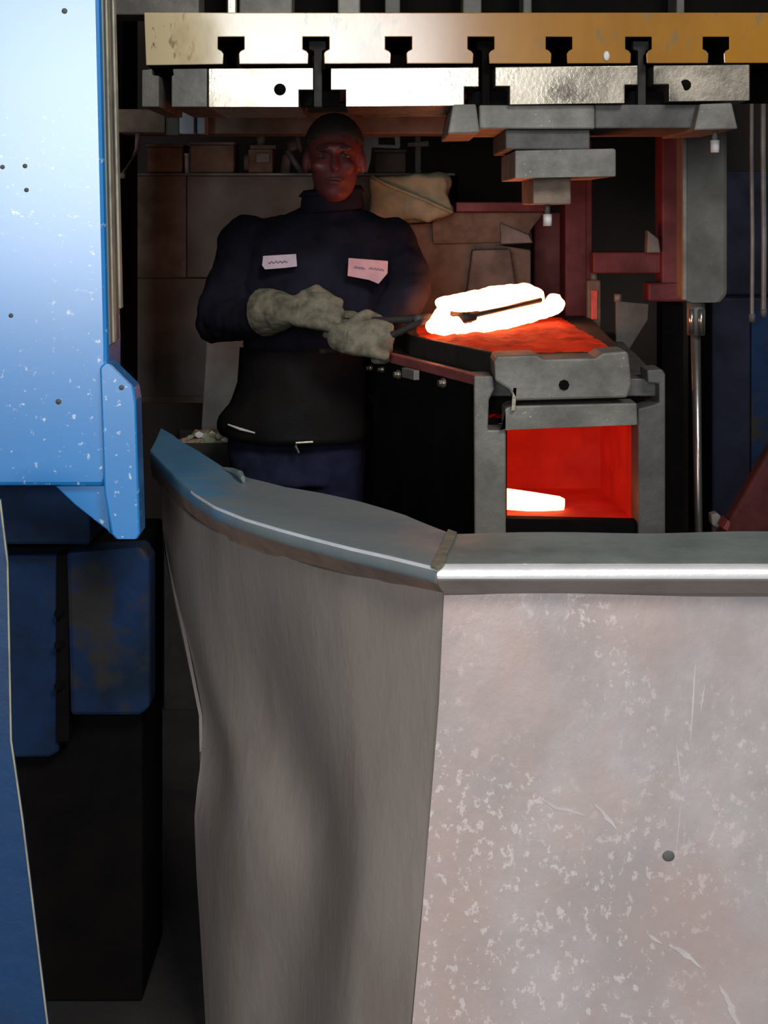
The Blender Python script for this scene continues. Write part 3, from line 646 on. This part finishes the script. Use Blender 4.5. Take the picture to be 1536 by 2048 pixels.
box('cover', (xx(394, 4.61), 4.61, zz(268, 4.61)), (xx(410, 4.61), 4.7, zz(223, 4.61)), M['pale_blue'], pb, .004)
box('back_plate', (xx(332, 4.66), 4.66, zz(270, 4.66)), (xx(412, 4.66), 4.70, zz(224, 4.66)), M['post'], pb, .002)
wf = thing('white_rack', 'white bent rack standing on the ledge just right of the worker\'s head', 'frame', (xx(740), YB+.03, ZS))
prism('upright', [(727, 268), (747, 265), (741, 322), (735, 345), (724, 345), (727, 315)], YB+.02, .03, M['white'], wf, .003)
prism('arm', [(746, 266), (800, 266), (800, 295), (791, 295), (789, 275), (757, 275), (757, 289), (791, 290), (800, 297), (744, 295)], YB+.02, .02, M['white'], wf, .002)
shelf_box('storage_box', 750, 812, 304, 'brown', 'brown box under the white rack, right of the worker\'s head', 'box', 'beam', .15, YB+.06)
bk = thing('clamp_bracket', 'pale T-shaped bracket on the ledge right of the white rack', 'bracket', (xx(835), YB+.05, ZS))
prism('stem', [(830, 272), (842, 272), (842, 346), (830, 346)], YB+.03, .03, M['iron_mid'], bk, .003); prism('bar', [(815, 285), (858, 281), (858, 293), (815, 294)], YB+.02, .05, M['steel_dull'], bk, .003)
# strap at far left
br = thing('angle_brace', 'thin rusty diagonal brace between column and beam at the left', 'brace', (xx(255, 4.68), 4.68, zz(350, 4.68)))
tube('bar', [P(243, 352, 4.69), P(274, 300, 4.69), P(276, 262, 4.69)], .008, M['beam'], br); tube('foot', [P(243, 346, 4.69), P(243, 357, 4.69)], .012, M['beam'], br)
# grey post and scrap tub
pp = thing('grey_post', 'plain grey square post standing behind the worker\'s right elbow', 'post', (xx(445, 4.9), 4.95, 0))
prism('shaft', [(414, 560), (488, 560), (484, 850), (480, 1340), (402, 1340), (403, 850), (412, 700)], 4.9, .1, mat('light_grey_post', (.36, .35, .31), (.27, .26, .235), 9, .8, 0, .3, 30), pp, .005); box('base_plate', (xx(385, 4.88), 4.86, 0), (xx(500, 4.88), 5.04, .015), M['post'], pp, .003)
tub = thing('scrap_tub', 'brown steel tub heaped with scrap beside the worker\'s hip', 'tub', (-.52, 4.62, 0))
tx0, tx1, ty0, ty1, tz = -.66, -.42, 4.5, 4.78, .80
for lo, hi in (((tx0, ty0, 0), (tx1, ty0+.01, tz)), ((tx0, ty1-.01, 0), (tx1, ty1, tz)), ((tx0, ty0+.01, 0), (tx0+.01, ty1-.01, tz)), ((tx1-.01, ty0+.01, 0), (tx1, ty1-.01, tz))):
    box('side', lo, hi, M['iron_dark'], tub, .002)
bm = bmesh.new(); V = []
for j in range(15):
    row = []
    for i in range(15):
        x = tx0+.012+(tx1-tx0-.024)*i/14; y = ty0+.012+(ty1-ty0-.024)*j/14
        row.append(bm.verts.new((x, y, tz-.03+.05*math.sin(math.pi*i/14)*math.sin(math.pi*j/14)+.02*noise.noise((x*40, y*40, 0)))))
    V.append(row)
for j in range(14):
    for i in range(14): bm.faces.new((V[j][i], V[j][i+1], V[j+1][i+1], V[j+1][i]))
o = fin(bm, 'scrap_heap', mat('scrap_swarf', (.36, .28, .18), (.16, .13, .08), 30, .8, .2, .8, 60), tub, 0, False); o['kind'] = 'stuff'
chips = [(382, 873), (397, 870), (412, 873), (425, 868), (438, 872), (448, 880), (430, 884), (440, 890), (418, 882), (447, 866)]
for i, (x, y) in enumerate(chips):
    bm = bmesh.new(); cen = P(x, y, 4.56+.012*(i % 4)); cen.z = min(cen.z, .83)
    bmesh.ops.create_icosphere(bm, subdivisions=1, radius=.009+.004*(i % 3), matrix=Matrix.Translation(cen) @ Matrix.Diagonal((1.2, .9, .8, 1)))
    for vv in bm.verts: vv.co += Vector((random.uniform(-1, 1), random.uniform(-1, 1), random.uniform(-1, 1)))*.003
    o = fin(bm, 'scrap_chip', M['white'] if i % 2 else M['tarp']); tag(o, 'pale lump of scrap on the heap in the brown tub', 'scrap', 'pale scrap lumps in the tub')

# ---------------------------------------------------------------- background, centre: bench with canvas
bn = thing('furnace_bench', 'brownish iron bench block behind the white-hot forging', 'bench', (.2, 5.2, 0))
prism('bench_body', [(770, 452), (866, 445), (1058, 432), (1066, 486), (1000, 490), (1062, 500), (1062, 640), (1060, 1290), (770, 1290)], 5.2, .3, M['brown'], bn, .006)
prism('top_slab', [(864, 444), (905, 424), (1090, 424), (1062, 460), (1052, 484), (866, 488)], 5.16, .3, M['brown'], bn, .006)
prism('bracket', [(1000, 445), (1058, 470), (1066, 486), (1002, 488)], 5.14, .02, M['iron_mid'], bn, .003)
prism('pipe_cover', [(945, 500), (1020, 498), (1030, 560), (1040, 620), (930, 620), (940, 540)], 5.12, .08, M['beam'], bn, .006)
box('rail', (xx(912, 5.1), 5.1, zz(424, 5.1)), (xx(1090, 5.1), 5.46, zz(404, 5.1)), M['red_iron'], bn, .004)
cv = thing('canvas_sack', 'greenish beige canvas draped over the bench right of the worker\'s collar', 'canvas', (.1, 5.25, 1.45))
bm = bmesh.new()
out = [(735, 352), (780, 350), (840, 351), (895, 352), (898, 400), (912, 414), (906, 430), (872, 440), (830, 446), (790, 444), (735, 450)]
a_prism(bm, [P(x, y, 5.02) for x, y in out], .13)
bm.normal_update(); bmesh.ops.triangulate(bm, faces=bm.faces[:]); bmesh.ops.subdivide_edges(bm, edges=bm.edges[:], cuts=2)
o = fin(bm, 'canvas', M['tarp'], cv, 0, True); remesh(o, .012, 8); wrinkle(o, .05, .09)
tube('strap', [P(742, 352, 5.0), P(770, 368, 4.995), P(850, 400, 4.995), P(905, 425, 5.0)], .006, M['tarp'], cv)

# ---------------------------------------------------------------- background, right: posts, cylinder, rods, cables
def post(name, x0, x1, y0, Y, dep, m, label, cat='post'):
    t = thing(name, label, cat, ((xx(x0, Y)+xx(x1, Y))/2, Y+dep/2, 0))
    box('shaft', (xx(x0, Y), Y, .012), (xx(x1, Y), Y+dep, zz(y0, Y)), M[m], t, .006); box('foot_plate', (xx(x0, Y)-.02, Y-.02, 0), (xx(x1, Y)+.02, Y+dep+.02, .012), M[m], t, .002); return t
post('iron_post', 1068, 1122, 425, 5.56, .12, 'red_iron', 'short dark red-lit post right behind the forging')
t = post('iron_post', 1130, 1184, 280, 5.0, .15, 'red_iron', 'tall dark red-lit post left of the black gap')
box('edge_strip', (xx(1172, 4.99), 4.985, 0), (xx(1184, 4.99), 5.0, zz(330, 4.99)), M['red_iron'], t, .003)
rp = thing('guide_frame', 'dark red upright guide with a crossbar and pale box, left of the grey cylinder', 'frame', (xx(1348, 4.6), 4.7, 0))
box('lower_shaft', (xx(1326, 4.6), 4.61, 0), (xx(1368, 4.6), 4.71, zz(606, 4.6)), M['black'], rp, .003)
box('shaft', (xx(1324, 4.6), 4.6, zz(604, 4.6)), (xx(1370, 4.6), 4.72, zz(250, 4.6)), M['red_iron'], rp, .005)
box('crossbar', (xx(1186, 4.64), 4.64, zz(547, 4.64)), (xx(1324, 4.64), 4.72, zz(504, 4.64)), M['red_iron'], rp, .005)
box('foot_block', (xx(1296, 4.58), 4.58, zz(604, 4.58)), (xx(1372, 4.58), 4.68, zz(566, 4.58)), M['red_iron'], rp, .008)
prism('pale_block', [(1296, 460), (1318, 478), (1322, 506), (1294, 506)], 4.59, .05, M['iron_mid'], rp, .004, 'pale worn block on the crossbar')
gy = thing('lift_cylinder', 'dark grey lift cylinder with a shiny thin rod hanging at the right', 'cylinder', (xx(1410, 4.2), 4.25, 0))
zt, zb = zz(225, 4.2), zz(602, 4.2)
prism('barrel', [(1366, 215), (1456, 215), (1456, 590), (1442, 606), (1380, 606), (1366, 600)], 4.15, .1, M['post'], gy, .012)
prism('cover_edge', rect(1366, 270, 1374, 600), 4.14, .02, M['iron_mid'], gy, .002)
tube('gland', [P(1392, 600, 4.2), P(1392, 670, 4.2)], .026, M['post'], gy, 16)
for x in (1383, 1402): tube('gland_bolt', [P(x, 618, 4.165), P(x, 668, 4.165)], .007, M['chrome'], gy, 10)
tube('rod', [P(1391, 668, 4.2), P(1397, 1050, 4.2), Vector((xx(1402, 4.2), 4.2, .03))], [.014, .011, .011], M['chrome'], gy, 14)
box('rod_foot', (xx(1375, 4.2), 4.15, 0), (xx(1430, 4.2), 4.26, .035), M['iron'], gy, .004)
for x, y0, y1, lab in ((1504, 330, 640, 'thin pale cable hanging left of a thicker one at the right edge'), (1527, 270, 630, 'thicker pale cable hanging at the far right edge')):
    t = thing('hanging_cable', lab, 'cable', (xx(x, 4.4), 4.4, zz(y1, 4.4)))
    tube('cable', [P(x, -120, 4.4), P(x-1, 300, 4.4), P(x+1, 480, 4.4), P(x, y1, 4.4)], .006 if x < 1510 else .008, M['steel_dull'], t, 8); tube('ferrule', [P(x, y1-12, 4.4), P(x, y1+4, 4.4)], .010, M['iron'], t, 10)
gm = thing('guard_plate', 'grey triangular plate on a thin stand right of the forging', 'plate', (xx(1262, 4.55), 4.57, 0))
prism('plate', [(1232, 602), (1298, 608), (1296, 640), (1258, 700), (1232, 700)], 4.55, .02, M['post'], gm, .003); box('stand', (xx(1238, 4.57), 4.57, 0), (xx(1256, 4.57), 4.6, zz(620, 4.57)), M['black'], gm, .002)
tube('knob', [P(1236, 588, 4.56), P(1236, 604, 4.56)], .012, M['steel_dull'], gm)
rr = thing('side_pillar', 'slim red-lit pillar with a block foot at the right end of the forging', 'pillar', (xx(1188, 4.75), 4.78, 0))
box('shaft', (xx(1174, 4.75), 4.75, 0), (xx(1202, 4.75), 4.8, zz(560, 4.75)), M['brown'], rr, .006); tube('pin', [P(1188, 562, 4.77), P(1188, 545, 4.77)], .012, M['iron_mid'], rr)
prism('glow_strip', rect(1182, 580, 1196, 640), 4.742, .012, mat('painted_red_reflection', (.75, .10, .06), (.5, .06, .04), 20, .4, .3, .2), rr, .003)  # red reflection of the hot forging, painted on as a strip
bmch = thing('blue_cabinet', 'dim blue machine cabinet at the right edge behind the rod', 'cabinet', (xx(1520, 5.0), 5.15, 0))
box('body', (xx(1424, 5.0), 5.0, .03), (xx(1660, 5.0), 5.4, zz(595, 5.0)), M['blue_dim'], bmch, .01); box('door', (xx(1500, 5.0), 4.985, .1), (xx(1650, 5.0), 5.0, zz(620, 5.0)), M['blue_dark'], bmch, .004)
box('plinth', (xx(1430, 5.0), 5.02, 0), (xx(1655, 5.0), 5.38, .03), M['black'], bmch, .002)
box('upper_panel', (xx(1462, 5.0), 5.1, zz(595, 5.0)), (xx(1660, 5.0), 5.3, zz(340, 5.0)), M['blue_dim'], bmch, .01)
ch = thing('scrap_chute', 'red-brown sloping chute plate at the lower right edge behind the guard', 'chute', (xx(1510, 3.3), 3.4, 0))
prism('slope_plate', [(1450, 1056), (1470, 1020), (1536, 905), (1640, 740), (1640, 1780), (1440, 1780), (1440, 1072)], 3.3, .05, mat('chute_scale', (.07, .014, .014), (.035, .009, .009), 14, .8, 0, .5, 30, spec=.2), ch, .008)
prism('lip', [(1446, 1058), (1456, 1040), (1462, 1046), (1456, 1064)], 3.29, .06, M['red_iron'], ch, .002)
cl = thing('floor_clamp', 'small grey bolt clamp beside the red chute just above the guard rim', 'clamp', (xx(1432, 3.4), 3.4, 0))
prism('stalk', [(1426, 1040), (1440, 1040), (1440, 1740), (1426, 1740)], 3.4, .02, M['iron'], cl, .002); prism('head', [(1422, 1030), (1434, 1026), (1442, 1032), (1442, 1052), (1436, 1058), (1424, 1050)], 3.39, .03, M['iron_mid'], cl, .003)
